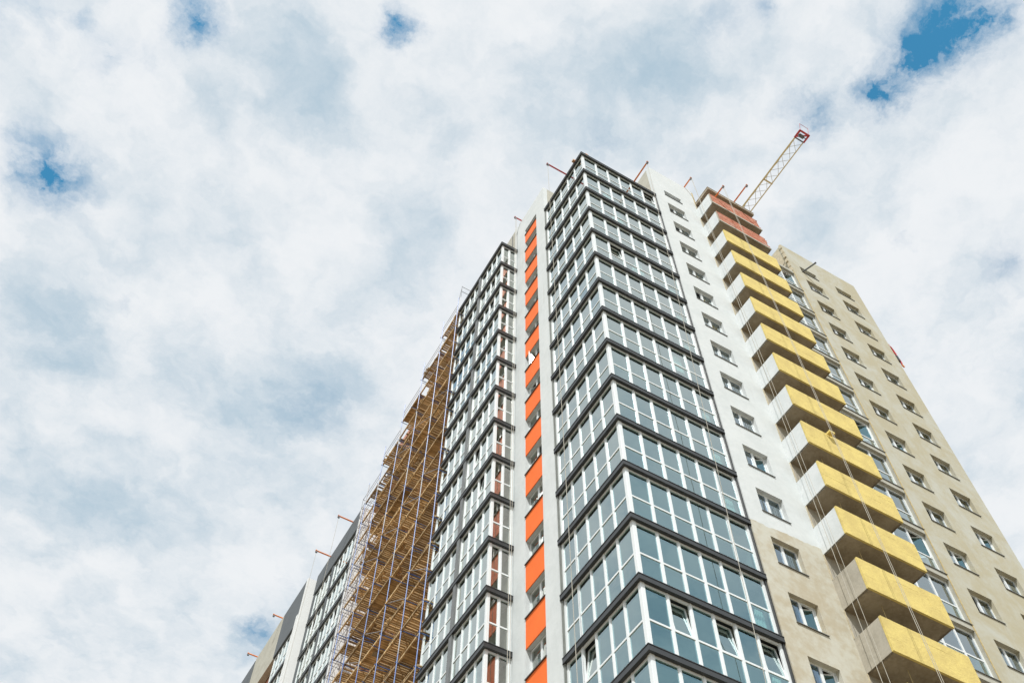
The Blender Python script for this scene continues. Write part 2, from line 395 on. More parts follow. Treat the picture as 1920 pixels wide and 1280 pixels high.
def band_frame(F, u0, u1, n, end0, end1, trans=True):
    """posts and rails of one storey of glazing; relative z, returns mesh and pane bays"""
    mb = MB(); step = (u1-u0-end0-end1)/n; PW = .105
    edges = [u0+end0+k*step for k in range(n+1)]
    zt, zb = HEAD, FOOT
    F.box(mb, u0, u0+end0, GP-.012, GP+.10, zb, zt) if end0 > 0 else None
    F.box(mb, u1-end1, u1, GP-.012, GP+.10, zb, zt) if end1 > 0 else None
    for k in range(1, n):
        F.box(mb, edges[k]-PW/2, edges[k]+PW/2, GP+.004, GP+.09, zb, zt)
        F.box(mb, edges[k]-.028, edges[k]+.028, GP-.006, GP+.003, zb+.02, zt-.002)
    bays = []
    for k in range(n):
        a = edges[k]+(PW/2 if k else 0); b = edges[k+1]-(PW/2 if k < n-1 else 0)
        F.box(mb, a+.001, b-.001, GP+.012, GP+.085, zt-.10, zt); F.box(mb, a+.001, b-.001, GP+.012, GP+.085, zb, zb+.10)
        if trans: F.box(mb, a+.001, b-.001, GP+.008, GP+.085, TRANS-.04, TRANS+.04)
        # thin side stiles of the sashes
        for q, s in ((a, 1), (b, -1)):
            F.box(mb, q+s*.001, q+s*.026, GP+.022, GP+.08, zb+.10, TRANS-.04); F.box(mb, q+s*.001, q+s*.026, GP+.022, GP+.08, TRANS+.04, zt-.10)
        bays.append((a+.026, b-.026))
    return mb, bays

def glazed_band(owner, key, F, z, u0, u1, n, end0, end1, opened=(), split=True, glass=None):
    glass = glass or M['glass']
    if ('band', key) not in mesh_cache:
        mb, bays = band_frame(F, u0, u1, n, end0, end1); mesh_cache[('band', key)] = (mb.mesh('window_band', M['upvc']), bays)
    me, bays = mesh_cache[('band', key)]
    fr = link('window_band', me, owner, (0, 0, z))
    if not split:
        g_ = MB()
        for a, b in bays:
            F.box(g_, a, b, GP+.034, GP+.046, FOOT+.10, TRANS-.04); F.box(g_, a, b, GP+.034, GP+.046, TRANS+.04, HEAD-.10)
        build(g_, 'glazing', glass, fr); return fr
    for k, (a, b) in enumerate(bays):
        w = b-a; zu0, zu1 = TRANS+.04, HEAD-.10; zl0, zl1 = FOOT+.10, TRANS-.04
        if k in opened:
            tilt = -.13 if opened[k] == 'tilt' else 0; h = zu1-zu0; zc = (zu0+zu1)/2
            tl = R(7)
            # a sash tilted in at the top, pivoting on its lower edge
            c = F.pt((a+b)/2, GP+.05+math.sin(tl)*h/2+.02, zu0+math.cos(tl)*h/2)
            rot = (-tl, 0, 0) if abs(F.u.x) > .5 else (0, tl, 0)
            so = link('open_sash', sash_mesh(F, w, h), fr, c, rot)
            link('upper_pane', pane_mesh(F, w-.11, h-.11, glass), so)
        else:
            place_pane('upper_pane', fr, F, (a+b)/2, GP+.040, (zu0+zu1)/2, w, zu1-zu0, glass)
        place_pane('lower_pane', fr, F, (a+b)/2, GP+.040, (zl0+zl1)/2, w, zl1-zl0, glass)
    return fr

def ledge_mb(F, u0, u1, outer0=False, depth=.42):
    """box fascia with a thin proud lip on top and a hemmed lower edge"""
    mb = MB()
    F.box(mb, u0, u1, 0, depth, -.25, -.035)
    F.box(mb, u0-(.018 if outer0 else 0), u1, -.018, depth, -.033, 0)
    F.box(mb, u0-(.010 if outer0 else 0), u1, -.010, .02, -.262, -.235)
    return mb

tower = thing('apartment_tower', 'tall unfinished apartment tower with dark banded glazed bays, an orange window strip and yellow balconies', 'building', (0,0,0))
NB = 16                                      # storeys modelled in detail
BX, BY = 6.01, 4.82                          # extents of the corner bay
Y2A, Y2D0, Y2D1, Y2B = 8.4, 11.45, 11.73, 14.84

def corner_ledge():
    mb = MB()
    for F, L, o0 in ((FR, BX, True), (FL, BY, False)):
        st = 0 if F is FR else .42
        F.box(mb, st, L, 0, .42, -.25, -.035)
        F.box(mb, (-.018 if F is FR else .42), L, -.018, .42, -.033, 0)
        F.box(mb, (-.010 if F is FR else .02), L, -.010, .02, -.262, -.235)
    return mb.mesh('ledge', M['ledge'])
ledge_me = corner_ledge()
def bay2_ledge():
    mb = MB()
    FL2.box(mb, Y2A, Y2B, 0, .42, -.25, -.035); FL2.box(mb, Y2A-.018, Y2B, -.018, .42, -.033, 0); FL2.box(mb, Y2A-.01, Y2B, -.01, .02, -.262, -.235)
    FRET.box(mb, X2+.42, -.002, 0, .42, -.25, -.035); FRET.box(mb, X2+.42, -.002, -.018, .42, -.033, 0); FRET.box(mb, X2+.02, -.002, -.01, .02, -.262, -.235)
    return mb.mesh('ledge', M['ledge'])
ledge2_me = bay2_ledge()

opens_R = {0: {5: 'tilt'}, 4: {1: 'tilt'}, 13: {1: 'tilt', 3: 'tilt', 5: 'tilt'}, 14: {3: 'tilt'}}
opens_L = {13: {3: 'tilt'}, 7: {}, 3: {}}
opens_2 = {1: {1: 'tilt'}, 2: {1: 'tilt'}, 7: {2: 'tilt'}, 8: {1: 'tilt'}}
for k in range(NB):
    z = T-H*k
    link('ledge', ledge_me, tower, (0,0,z)); link('ledge', ledge2_me, tower, (0,0,z))
    sp = k <= 14
    glazed_band(tower, 'R', FR, z, GP, BX-.09, 6, .15, .10, opens_R.get(k, {}), sp)
    glazed_band(tower, 'L', FL, z, GP, BY-.09, 5, .15, .10, opens_L.get(k, {}), sp)
    s2 = k <= 12
    glazed_band(tower, '2a', FL2, z, Y2A+GP, Y2D0, 4, .13, .05, opens_2.get(k, {}), s2)
    glazed_band(tower, '2b', FL2, z, Y2D1, Y2B-.0, 4, .06, .10, {}, s2)
    glazed_band(tower, 'ret', FRET, z, X2+GP, -.004, 2, .13, .13, {}, s2, M['glass_clear'])
zlo = T-H*NB
mb = MB(); mb.box(0, .42, 0, BY, zlo-.25, zlo); mb.box(.42, BX, 0, .42, zlo-.25, zlo); build(mb, 'ledge', M['ledge'], tower)
# dark end trims and the wide mullion dividing the second bay
for nm, F, a, b, w0, w1, zt, m_ in (('trim_post', FR, BX-.09, BX-.003, .05, .40, T-.25, 'ledge'), ('trim_post', FL, BY-.09, BY-.003, .05, .40, T-.25, 'trim'),
                                ('divider_post', FL2, Y2D0, Y2D1, .02, .40, T-.25, 'ledge_grey')):
    mb = MB()
    for k in range(NB):
        F.box(mb, a, b, w0, w1, T-H*k-2.999, T-H*k-.263)
    build(mb, nm, M[m_], tower)

# ------------------------------------------------------------------ opaque facades with window openings
def small_window(owner, F, u0, u1, z0, z1, wset, state=0, split=.47, glassname='glass_blue', curtain=None):
    """two-sash window in a reveal: frame > sill, panes; state 0 shut, 1 right sash open, 2 left sash ajar, 3 tall sash open"""
    mb = MB(); fw = .065; um = u0+(u1-u0)*split
    F.box(mb, u0, u1, wset, wset+.07, z0, z0+fw); F.box(mb, u0, u1, wset, wset+.07, z1-fw, z1)
    F.box(mb, u0, u0+fw, wset+.001, wset+.069, z0+fw, z1-fw); F.box(mb, u1-fw, u1, wset+.001, wset+.069, z0+fw, z1-fw)
    F.box(mb, um-.07, um+.07, wset-.008, wset+.069, z0+fw, z1-fw)
    fr = build(mb, 'window', M['upvc'], owner)
    sl = MB(); F.box(sl, u0-.03, u1+.03, -.05, wset, z0-.022, z0-.002); F.box(sl, u0-.03, u1+.03, -.05, -.044, z0-.036, z0-.021)
    build(sl, 'sill', M['ledge_grey'], fr)
    for side, (a, b) in enumerate(((u0+fw, um-.07), (um+.07, u1-fw))):
        zc, h, w = (z0+z1)/2, z1-z0-2*fw, b-a
        if (state == 1 and side == 1) or (state == 2 and side == 0):
            ang = R(-24 if side == 1 else 28); hinge = b if side == 1 else a; sgn = -1 if side == 1 else 1
            # sash turned inwards about its jamb
            cu, cw = hinge+sgn*math.cos(ang)*w/2, wset+.05+abs(math.sin(ang))*w/2
            rz = (abs(ang) if side == 0 else -abs(ang)) * (1 if abs(F.u.x) > .5 else -1)
            so = link('open_sash', sash_mesh(F, w, h), fr, F.pt(cu, cw, zc), (0, 0, rz))
            link('window_pane', pane_mesh(F, w-.11, h-.11, M['glass']), so)
        else:
            place_pane('window_pane', fr, F, (a+b)/2, wset+.035, zc, w, h, M[glassname])
    return fr

ZB = T-H*NB-1                                # below this the tower is closed with plain wall
# right facade, white part
holes = []; wins = []
for k in range(-1, NB):
    if k == -1: z0, z1 = T+.95, T+1.72
    else: z0, z1 = T-1.90-H*k, T-.42-H*k
    holes.append((6.90, 8.32, z0, z1)); wins.append((k, 6.90, 8.32, z0, z1))
me = wall_mesh(FR, BX+.002, 9.70, ZB, T+5.0, .32, holes); me.materials.append(M['plaster']); link('wall', me, tower)
for k, a, b, z0, z1 in wins: small_window(tower, FR, a, b, z0, z1, .20, {9: 1, 4: 2, 0: 2, 12: 1, 13: 1, 1: 2}.get(k, 0))
# wall behind the balconies, one balcony door per storey
holes = []
for k in range(0, NB):
    holes.append((11.3, 13.2, T-2.85-H*k, T-.45-H*k))
me = wall_mesh(FR, 9.702, 14.25, ZB, T+2.34, .32, holes); me.materials.append(M['side_grey']); link('wall', me, tower)
for k in range(0, NB): small_window(tower, FR, 11.3, 13.2, T-2.85-H*k, T-.45-H*k, .15)
# stacked loggia between the balconies and the raw gable
holes = [(14.4, 17.80, T-2.86-H*k, T-.20-H*k) for k in range(0, NB)]
me = wall_mesh(FR, 14.252, 17.868, ZB, T+.15, .30, holes, w0=.03); me.materials.append(M['concrete_lt']); link('wall', me, tower)
def loggia_frame():
    mb = MB(); us = [14.4, 15.53, 16.66, 17.80]
    z0, z1 = -2.86, -.20
    for i, u in enumerate(us):
        hw = .06; F_ = FR; a, b = u-hw, u+hw
        if i == 0: a, b = u, u+.07
        if i == 3: a, b = u-.12, u
        F_.box(mb, a, b, .20, .28, z0, z1)
    for a, b in ((14.47, 15.47), (15.59, 16.60), (16.72, 17.68)):
        FR.box(mb, a+.001, b-.001, .21, .275, z0, z0+.07); FR.box(mb, a+.001, b-.001, .21, .275, z1-.12, z1); FR.box(mb, a+.001, b-.001, .21, .275, -1.78, -1.70)
    return mb.mesh('loggia_window', M['upvc'])
lg = loggia_frame()
for k in range(NB):
    z = T-H*k; lo = link('loggia_window', lg, tower, (0,0,z))
    for a, b in ((14.47, 15.47), (15.59, 16.60), (16.72, 17.68)):
        if k in (9, 6, 0) and a > 16.7:
            so = link('open_sash', sash_mesh(FR, b-a, 1.38), lo, FR.pt(b-.42, .24+.22, -1.01), (0,0,R(-32)))
            link('loggia_upper_pane', pane_mesh(FR, b-a-.11, 1.27, M['glass']), so)
        else: place_pane('loggia_upper_pane', lo, FR, (a+b)/2, .245, -1.01, b-a, 1.38, M['glass_blue'])
        place_pane('loggia_lower_pane', lo, FR, (a+b)/2, .245, -2.285, b-a, 1.01, M['glass'])
    mb = MB(); FR.box(mb, 14.4, 17.866, -.02, .20, -2.880, -2.862)
    build(mb, 'sill', M['ledge_grey'], lo)
mb = MB(); FR.box(mb, 17.81, 17.866, -.004, .028, ZB, T+.14); build(mb, 'insulation_edge', M['yellow_edge'], tower)
# raw beige gable with two columns of windows
holes = []; wins = []
for k in range(-1, NB):
    for u in (18.86, 22.17):
        if k == -1: z0, z1 = T+1.05, T+1.90
        else: z0, z1 = T-1.62-H*k+(.05 if u > 20 else 0), T-.17-H*k+(.05 if u > 20 else 0)
        holes.append((u, u+1.52, z0, z1)); wins.append((k, u, u+1.52, z0, z1))
me = wall_mesh(FR, 17.87, 24.9, ZB, T+4.5, .35, holes); me.materials.append(M['beige']); link('wall', me, tower)
rs = random.Random(3)
for k, a, b, z0, z1 in wins: small_window(tower, FR, a, b, z0, z1, .22, rs.choice((0, 0, 0, 2, 1, 0)))
mb = MB(); FR.box(mb, 17.82, 17.868, .36, 1.6, T+.6, T+4.3)
for q in range(6): mb.box(17.80-rs.random()*.06, 17.869, .0+.01, .20, T+.3+q*.72, T+.3+q*.72+rs.uniform(.3, .62))
build(mb, 'insulation_edge', M['pale_edge'], tower)
mb = MB(); 
for q in range(2):
    z = T+.6+q*.75; mb.tube((17.80, .2, z), (17.80, 1.1, z+.6), .02, 5); mb.tube((17.80, 1.1, z), (17.80, .3, z+.7), .015, 5)
build(mb, 'rebar', M['steel'], tower)
mb = MB()
for q in range(34):                         # ragged foam edge all the way down the far corner
    z = T+4.2-q*1.4+rs.uniform(-.3, .3); mb.box(24.9-.05, 24.9+rs.uniform(.02, .09), .05, .05+rs.uniform(.1, .3), z-rs.uniform(.1, .6), z)
build(mb, 'insulation_edge', M['yellow_edge'], tower)

# left facade, white strip with the recessed orange column
OC0, OC1 = 5.85, 7.38
me = wall_mesh(FL, BY+.002, Y2A+.4, ZB, T+3.95, .32, [(OC0, OC1, ZB-1, T+1.32)]); me.materials.append(M['plaster']); link('wall', me, tower)
bp = MB(); FL.box(bp, OC0+.002, OC1-.002, .012, .05, T-.72, T+.50); build(bp, 'orange_panel', M['orange'], tower)
bp = MB(); FL.box(bp, OC0+.002, OC1-.002, .051, .30, T-.718, T+.498); build(bp, 'lintel', M['plaster'], tower)
bp = MB(); FL.box(bp, OC0+.002, OC1-.002, .012, .05, -.64, .88); pm = bp.mesh('orange_panel', M['orange'])
bp = MB(); FL.box(bp, OC0+.002, OC1-.002, .051, .30, -.638, .879); lm_ = bp.mesh('lintel', M['plaster'])
fp = MB(); FL.box(fp, OC0+.002, OC1-.002, -.004, .30, .881, .90); fm = fp.mesh('flashing', M['ledge'])
for k in range(1, NB):
    po = link('orange_panel', pm, tower, (0,0,T-H*k)); link('flashing', fm, po); link('lintel', lm_, po)
small_window(tower, FL, OC0+.004, OC1-.004, T+.52, T+1.30, .24)
glint_k = 5
for k in range(0, NB):
    z1 = T-.66-H*k-(.08 if k == 0 else 0); z0 = T-2.08-H*k
    if k != glint_k:
        small_window(tower, FL, OC0+.004, OC1-.004, z0, z1, .24, {2: 1, 6: 1, 8: 2}.get(k, 0), glassname='glass_clear')
    else:
        # one sash stands open inwards at the angle that throws the sun back at the street
        fr = small_window(tower, FL, OC0+.004, OC1-.004, z0, z1, .24, 1, glassname='glass_clear')
        so = [c for c in fr.children if c.name.startswith('open_sash')][0]
        loc = Vector((.30, 6.80, T-16.15))
        to_cam = (Vector(cam.location)-loc).normalized(); nrm = (to_cam+sun_dir).normalized()
        x = -nrm; zax = Vector((0,0,1)); yv = zax.cross(x).normalized(); zv = x.cross(yv)
        rm_ = Matrix((x, yv, zv)).transposed()
        so.rotation_euler = rm_.to_euler(); so.location = loc
        for c in so.children:
            c.rotation_euler = (0,0,0); c.data = c.data.copy(); c.data.materials[0] = glint_glass()  # this pane's gloss carries the added halo of the glint
# unfinished facade above the roof of the second bay
mb = MB(); FL.box(mb, Y2A+.402, Y2B, .0, .30, T+.02, T+3.9); build(mb, 'wall', M['concrete_lt'], tower)
mb = MB(); mb.tube((-.03, 9.15, T+.02), (-.03, 9.15, T+3.6), .025, 5); build(mb, 'downpipe', M['steel'], tower)
# parapet return walls that show above the bay roofs
mb = MB(); FR.box(mb, BX+.002, BX+.30, .322, 6.5, T+.02, T+4.98); build(mb, 'parapet', M['concrete_lt'], tower)
mb = MB(); FL.box(mb, BY+.002, BY+.30, .322, 5.6, T+.02, T+3.93); build(mb, 'parapet', M['concrete_lt'], tower)
mb = MB(); FR.box(mb, 17.87, 18.15, .352, 7, T+.02, T+4.48); FR.box(mb, 24.6, 24.898, .352, 7, T+.02, T+4.48); build(mb, 'parapet', M['concrete_lt'], tower)
mb = MB()
for y, w in ((1.0, .5), (2.2, .6)):        # slots left for roof beams
    mb.box(BX-.02, BX+.001, y, y+w, T+2.3, T+3.5)
build(mb, 'beam_slot', M['interior'], tower)

# light curtains drawn behind some panes of the right facade, part of the flats' fit-out
def curtain_mesh(w, h):
    mb = MB(); n_ = 12; P = [(-w/2+w*i/n_, .02*math.sin(i*2.3)) for i in range(n_+1)]
    for (a, c), (b, d) in zip(P, P[1:]): mb.quad((a, c, -h/2), (b, d, -h/2), (b*.55+.15*w, d, h/2), (a*.55+.15*w, c, h/2))
    for (a, c), (b, d) in zip(P, P[1:]): mb.quad((a, c+.012, -h/2), (a*.55+.15*w, c+.012, h/2), (b*.55+.15*w, d+.012, h/2), (b, d+.012, -h/2))
    return mb.mesh('curtain', M['curtain'])
cm = curtain_mesh(.7, 1.1)
for k in (4, 5, 6, 8, 9, 10, 12, 13): link('curtain', cm, tower, (BX-.62, GP+.22, T-H*k-2.3))
cm2 = curtain_mesh(.9, 1.3)
for k in (1, 2, 4, 7): link('curtain', cm2, tower, (1.6+k*.4, GP+.25, T-H*k-1.2))
# inside: floor slabs, core walls
for k in range(NB+1):
    z1 = T-H*k-.036; z0 = z1-.2 if k else z1-.2
    mb = MB()
    mb.box(.43, 1.38, .43, 14.6, z0, z1); mb.box(1.38, 24.5, .43, 1.38, z0, z1); mb.box(X2+.43, -.002, Y2A+.43, Y2B-.2, z0, z1)
    build(mb, 'floor_slab', M['slab'], tower)
mb = MB(); mb.box(1.385, 24.4, 1.385, 14.6, .0, T-.02); build(mb, 'core_wall', M['interior'], tower)
mb = MB(); mb.box(.05, 1.0, Y2A+.403, Y2B-.02, 1, T-.3); build(mb, 'loggia_wall', M['interior'], tower)
mb = MB(); mb.box(.42, 24.5, .42, 14.6, T-.018, T+.012); mb.box(X2+.43, .0, Y2A+.43, Y2B-.1, T-.018, T+.012); build(mb, 'roof_slab', M['slab'], tower)
mb = MB(); mb.box(X2+.2, 0., Y2B-.05, Y2B-.004, 0, T-.26); build(mb, 'end_wall', M['brick'], tower)
# partition that closes the corner bay against the neighbouring rooms
mb = MB(); mb.box(.33, 1.38, BY+.0, BY+.12, 1, T-.25); mb.box(BX, BX+.12, .33, 1.38, 1, T-.25); mb.box(17.87, 18.0, .36, 1.38, 1, T-.25); build(mb, 'partition', M['interior'], tower)
# lower storeys outside the picture, plain
mb = MB(); mb.box(.0, 24.9, .0, 14.7, 0, ZB-.005); mb.box(X2, -.001, Y2A, Y2B, 0, ZB-.005); build(mb, 'lower_walls', M['beige'], tower)
mb = MB(); mb.box(GP+.1, BX-.1, .42, .5, ZB-.004, zlo-.25); mb.box(GP+.1, .5, .5, BY, ZB-.004, zlo-.25); mb.box(X2+.1, 0, Y2A+.1, Y2B, ZB-.004, zlo); build(mb, 'wall', M['beige'], tower)
mb = MB(); mb.box(0.001, 24.9, 14.605, 14.9, 0, T+3.9); mb.box(24.6, 24.898, .352, 14.6, 0, T+.01); build(mb, 'rear_wall', M['beige'], tower)

# ------------------------------------------------------------------ balconies
BU0, BU1, BD = 9.68, 13.95, 1.43
def balcony_parts(brick):
    sl = MB(); FR.box(sl, BU0+.02, BU1-.02, -BD+.02, -.001, .0, .16)
    return sl.mesh('slab', M['concrete'])
slab_me = balcony_parts(False)
fp = MB(); FR.box(fp, BU0+.0, BU1, -BD-.0, -BD+.10, -.012, 1.60); front_me = fp.mesh('front_panel', M['yellow'])
fpl = []
for v in range(4):
    rr = random.Random(20+v); f = MB()
    # insulation boards glued edge to edge: each its own slightly uneven face
    cols = [BU0, BU0+.55+rr.random()*.3, BU0+1.7+rr.random()*.2, BU0+2.8+rr.random()*.2, BU1]
    zr = [-.012, .62+rr.uniform(-.05,.05), 1.2, 1.60]
    for j in range(3):
        cc = cols if j % 2 == 0 else [BU0]+[c+.45 for c in cols[1:-1]]+[BU1]
        for a, b in zip(cc, cc[1:]):
            if b > BU1: b = BU1
            FR.box(f, a+.0008, b-.0008, -BD-rr.uniform(0, .007), -BD+.09, zr[j]+.0008, zr[j+1]-.0008)
    fpl.append(f.mesh('front_panel', M['yellow']))
sp = {}
for m_ in ('white_side', 'side_grey'):
    s_ = MB(); FR.box(s_, BU0+.0, BU0+.10, -BD+.101, -.002, .0, 1.58); sp[m_] = s_.mesh('side_panel', M[m_])
s_ = MB(); FR.box(s_, BU1-.10, BU1, -BD+.101, -.002, .0, 1.58); rp = s_.mesh('side_panel', M['concrete'])
s_ = MB(); FR.box(s_, BU0-.012, BU0+.03, -.045, -.003, 1.585, 2.985); 
edge_me = s_.mesh('insulation_edge', M['pale_edge'])
def brick_front(seed):
    rr = random.Random(seed); f = MB(); rows = 19; zz0 = .17; rh = .075
    for j in range(rows):
        u = BU0+.02+(.13 if j % 2 else 0); lim = BU1-.02 - (rr.random()*.22 if j > 3 else 0)
        if j > 12: lim -= rr.random()*.15
        while u < lim:
            L = .25 if rr.random() < .93 else .12
            if u+L > lim: L = lim-u
            if L > .05: FR.box(f, u+.004, u+L-.006, -BD-.0+rr.uniform(-.006, .008), -BD+.11, zz0+j*rh+.005, zz0+(j+1)*rh-.006)
            u += L
    return f.mesh('brick_infill', M['redbrick'])
for k in range(0, NB):
    z = T-H*k
    b = link('balcony', slab_me, tower, (0,0,z))
    if k < 2:
        bo = link('brick_infill', brick_front(40+k), b); bo['kind'] = 'stuff'
        q = MB(); FR.box(q, BU0+.02, BU1-.25, -BD+.012, -BD+.10, .165, 1.58); build(q, 'mortar_core', M['concrete_lt'], b)
        q = MB(); FR.box(q, BU0, BU1, -BD-.03, -BD+.02, -.01, .15); build(q, 'slab_edge', M['concrete_lt'], b)
    else:
        link('front_panel', fpl[k % 4], b)
        q = MB(); FR.box(q, BU0+.02, BU1-.02, -BD+.02, -BD+.10, .165, 1.57); build(q, 'backing', M['concrete_lt'], b)
    link('side_panel', sp['white_side' if k <= 11 else 'side_grey'], b)
    link('side_panel', rp, b); link('insulation_edge', edge_me, b)
cb = MB(); FR.box(cb, 9.72, 13.75, -BD-.06, -.002, T+2.33, T+2.60); FR.box(cb, 9.70, 13.77, -BD-.08, -.001, T+2.601, T+2.66); build(cb, 'canopy', M['concrete'], tower)
cb = MB(); 
for q in range(7): cb.box(9.70+rs.random()*.03, 9.86, .02+q*.16, .20+q*.16, T+2.4+rs.random()*.1, T+4.75-q*.38)
build(cb, 'insulation_edge', M['yellow_edge'], tower)

# ------------------------------------------------------------------ neighbouring lower block, far left
blk = thing('apartment_block', 'lower white and dark grey apartment block stepping away beyond the scaffolding', 'building', (0,0,0))
N1A, N1B, N2B, N3B, X3 = 28.42, 36.4, 41.0, 46.9, -1.95
def body(x, y0, y1, zt, mat, name='wall', x1=12., zb=0.):
    mb = MB(); mb.box(x, x1, y0, y1, zb, zt); return build(mb, name, M[mat], blk)
ZN1, ZN2 = T-8.0, T-8.5
# first section: white gable wall facing the scaffold, dark parapet, glazed rows
body(X2, N1A, N1A+.25, ZN1, 'paint_white', 'gable_wall')
body(X2+.9, N1A+.25, N1B, ZN1-.3, 'interior', 'core_wall')
mb = MB(); mb.box(X2+.004, X2+.9, N1A+.251, N1B, ZN1-1.95, ZN1-.004); build(mb, 'parapet', M['dark_panel'], blk)
NR = 8
for j in range(NR):
    z = ZN1-1.85-H*j
    glazed_band(blk, 'N1a', FL2, z, N1A+.56, 32.7, 5, .08, .06, {2: {1: 'tilt'}, 0: {3: 'tilt'}}.get(j, {}), True)
    glazed_band(blk, 'N1b', FL2, z, 32.95, N1B-.3, 4, .06, .08, {1: {2: 'tilt'}}.get(j, {}), True)
    if j:
        mb = MB(); FL2.box(mb, N1A+.26, N1B-.02, 0, .42, -.25, -.03); FL2.box(mb, N1A+.26, N1B-.02, -.018, .42, -.028, 0); build(mb, 'ledge', M['ledge'], blk, (0,0,z))
    mb = MB(); FL2.box(mb, N1A+.3, N1B-.02, .43, .9, -.24, -.06); build(mb, 'floor_slab', M['slab'], blk, (0,0,z))
for a, b, m_ in ((N1A+.253, N1A+.55, 'dark_panel'), (N1B-.29, N1B-.003, 'dark_panel'), (32.71, 32.94, 'dark_panel')):
    mb = MB()
    for j in range(NR): FL2.box(mb, a, b, .03, .40, ZN1-1.85-H*j-2.99, ZN1-1.85-H*j-.27)
    build(mb, 'trim_post', M[m_], blk)
body(X2+.02, N1A+.25, N1B, ZN1-1.85-H*NR, 'paint_white', 'lower_walls')
# second section steps forward with a broad white gable
body(X3, N1B, N1B+.28, ZN2, 'paint_white', 'gable_wall')
mb = MB(); mb.box(X3-.12, X3-.001, N1B+.02, N1B+.27, 0, T-12.2); build(mb, 'pier', M['paint_white'], blk)
mb = MB(); mb.box(X3+.004, X3+.9, N1B+.281, N2B, ZN2-4.2, ZN2-.004); build(mb, 'parapet', M['dark_panel'], blk)
body(X3+.9, N1B+.28, N2B, ZN2-.3, 'interior', 'core_wall')
FL3 = Frame((X3,0), (0,1), (1,0))
for j in range(5):
    z = ZN2-4.05-H*j
    glazed_band(blk, 'N2', FL3, z, N1B+.56, N2B-.1, 5, .08, .08, {}, True)
    if j:
        mb = MB(); FL3.box(mb, N1B+.3, N2B, 0, .42, -.25, -.0); build(mb, 'ledge', M['ledge'], blk, (0,0,z))
mb = MB()
for j in range(5): FL3.box(mb, N1B+.285, N1B+.55, .03, .4, ZN2-4.05-H*j-2.99, ZN2-4.05-H*j-.27)
build(mb, 'trim_post', M['dark_panel'], blk)
body(X3+.02, N1B+.285, N2B, ZN2-4.05-H*5, 'paint_white', 'lower_walls')
# third, unrendered stretch and the last dark corner
mb = MB(); mb.box(X3+.03, X3+.5, N2B+.002, N3B, ZN2-4.3, ZN2+.12); build(mb, 'parapet', M['concrete_lt'], blk)
body(X3+.55, N2B+.002, N3B, ZN2-.2, 'brick', 'wall')
body(X3, N3B+.002, N3B+8, ZN2-.05, 'dark_panel', 'wall')

# ------------------------------------------------------------------ brick facade behind the scaffold (part of the same row)
mid = thing('link_building', 'red brick middle section of the building row hidden behind the scaffolding', 'building', (0,0,0))
holes = []
for k in range(14):
    for y in (16.4, 19.4, 22.4, 25.4): holes.append((y, y+1.5, T-2.4-H*k, T-.9-H*k))
FM = Frame((.34,0), (0,1), (1,0))
me = wall_mesh(FM, 14.91, N1A-.005, 0, T-.4, .3, holes); me.materials.append(M['brick']); link('wall', me, mid)
for k in range(14):
    for y in (16.4, 19.4, 22.4, 25.4):
        if k < 12: small_window(mid, FM, y, y+1.5, T-2.4-H*k, T-.9-H*k, .12)
mb = MB(); mb.box(1.3, 12, 14.91, N1A-.005, 0, T-.5); build(mb, 'core_wall', M['interior'], mid)

# ------------------------------------------------------------------ scaffold
sc_ = thing('scaffolding', 'blue tube scaffolding with stacked brown timber decks between the glazed bay and the white gable', 'scaffolding', (-1.45, 14.6, 0))
SX, SB = -1.45, .20
off = Vector((-1.45, 14.6, 0))
PY = [14.62, 17.0, 19.78, 22.55, 25.27, 27.45]
TOPZ = [-.6, -2.6, -4.6, -6.6, -8.6]                # top deck of each bay
rs = random.Random(11)
for i, y in enumerate(PY):
    tb = max(TOPZ[max(0, i-1)], TOPZ[min(4, i)])
    for x in (SX, SB):
        mb = MB(); ext = 2.1 if x == SX else 1.2
        ztop = T+tb+ext
        nseg = int(ztop//6)+1
        mb.tube((x-off.x, y-off.y, 0), (x-off.x, y-off.y, ztop), .028, 6)
        build(mb, 'post', M['post_blue'], sc_)
        if x == SX:
            z = rs.uniform(24, 27)
            while z < ztop-1:
                L = rs.uniform(.8, 2.2); mb = MB(); mb.tube((x-off.x, y-off.y, z), (x-off.x, y-off.y, min(z+L, ztop-.02)), 0.0315, 6); z += L+rs.uniform(5, 12)
                build(mb, 'worn_sleeve', M['post_pale'], sc_)
def deck_mesh(L, seed, kind):
    rr = random.Random(seed); mb = MB(); D0, D1 = .06, 1.62
    ym = rr.uniform(.4, .7)*L; D0a = rr.choice((0, 0, .12, .3, -.1))
    if kind == 'ply':
        n_ = 2; w = L/n_
        for q in range(n_): mb.box(D0, D1, q*w+.015, (q+1)*w-.015, 0, .03)
    else:
        y = .02
        while y < L-.1:
            w = rr.uniform(.09, .15); w = min(w, L-.02-y)
            if rr.random() > .07: mb.box(D0+rr.uniform(-.07, .10)+(D0a if y > ym else 0), D1+rr.uniform(-.10, .04), y, y+w, rr.uniform(-.006, .006), .04+rr.uniform(0, .01))
            y += w+rr.uniform(.02, .055)
    return mb.mesh('deck', M['wood'])
decks = {}
for i in range(5):
    L = PY[i+1]-PY[i]
    decks[i] = [deck_mesh(L if i < 4 else L*(.55, 1, .8, .7, .9)[q], 100*i+q, 'ply' if q == 4 else 'plank') for q in range(5)]
lev = 0
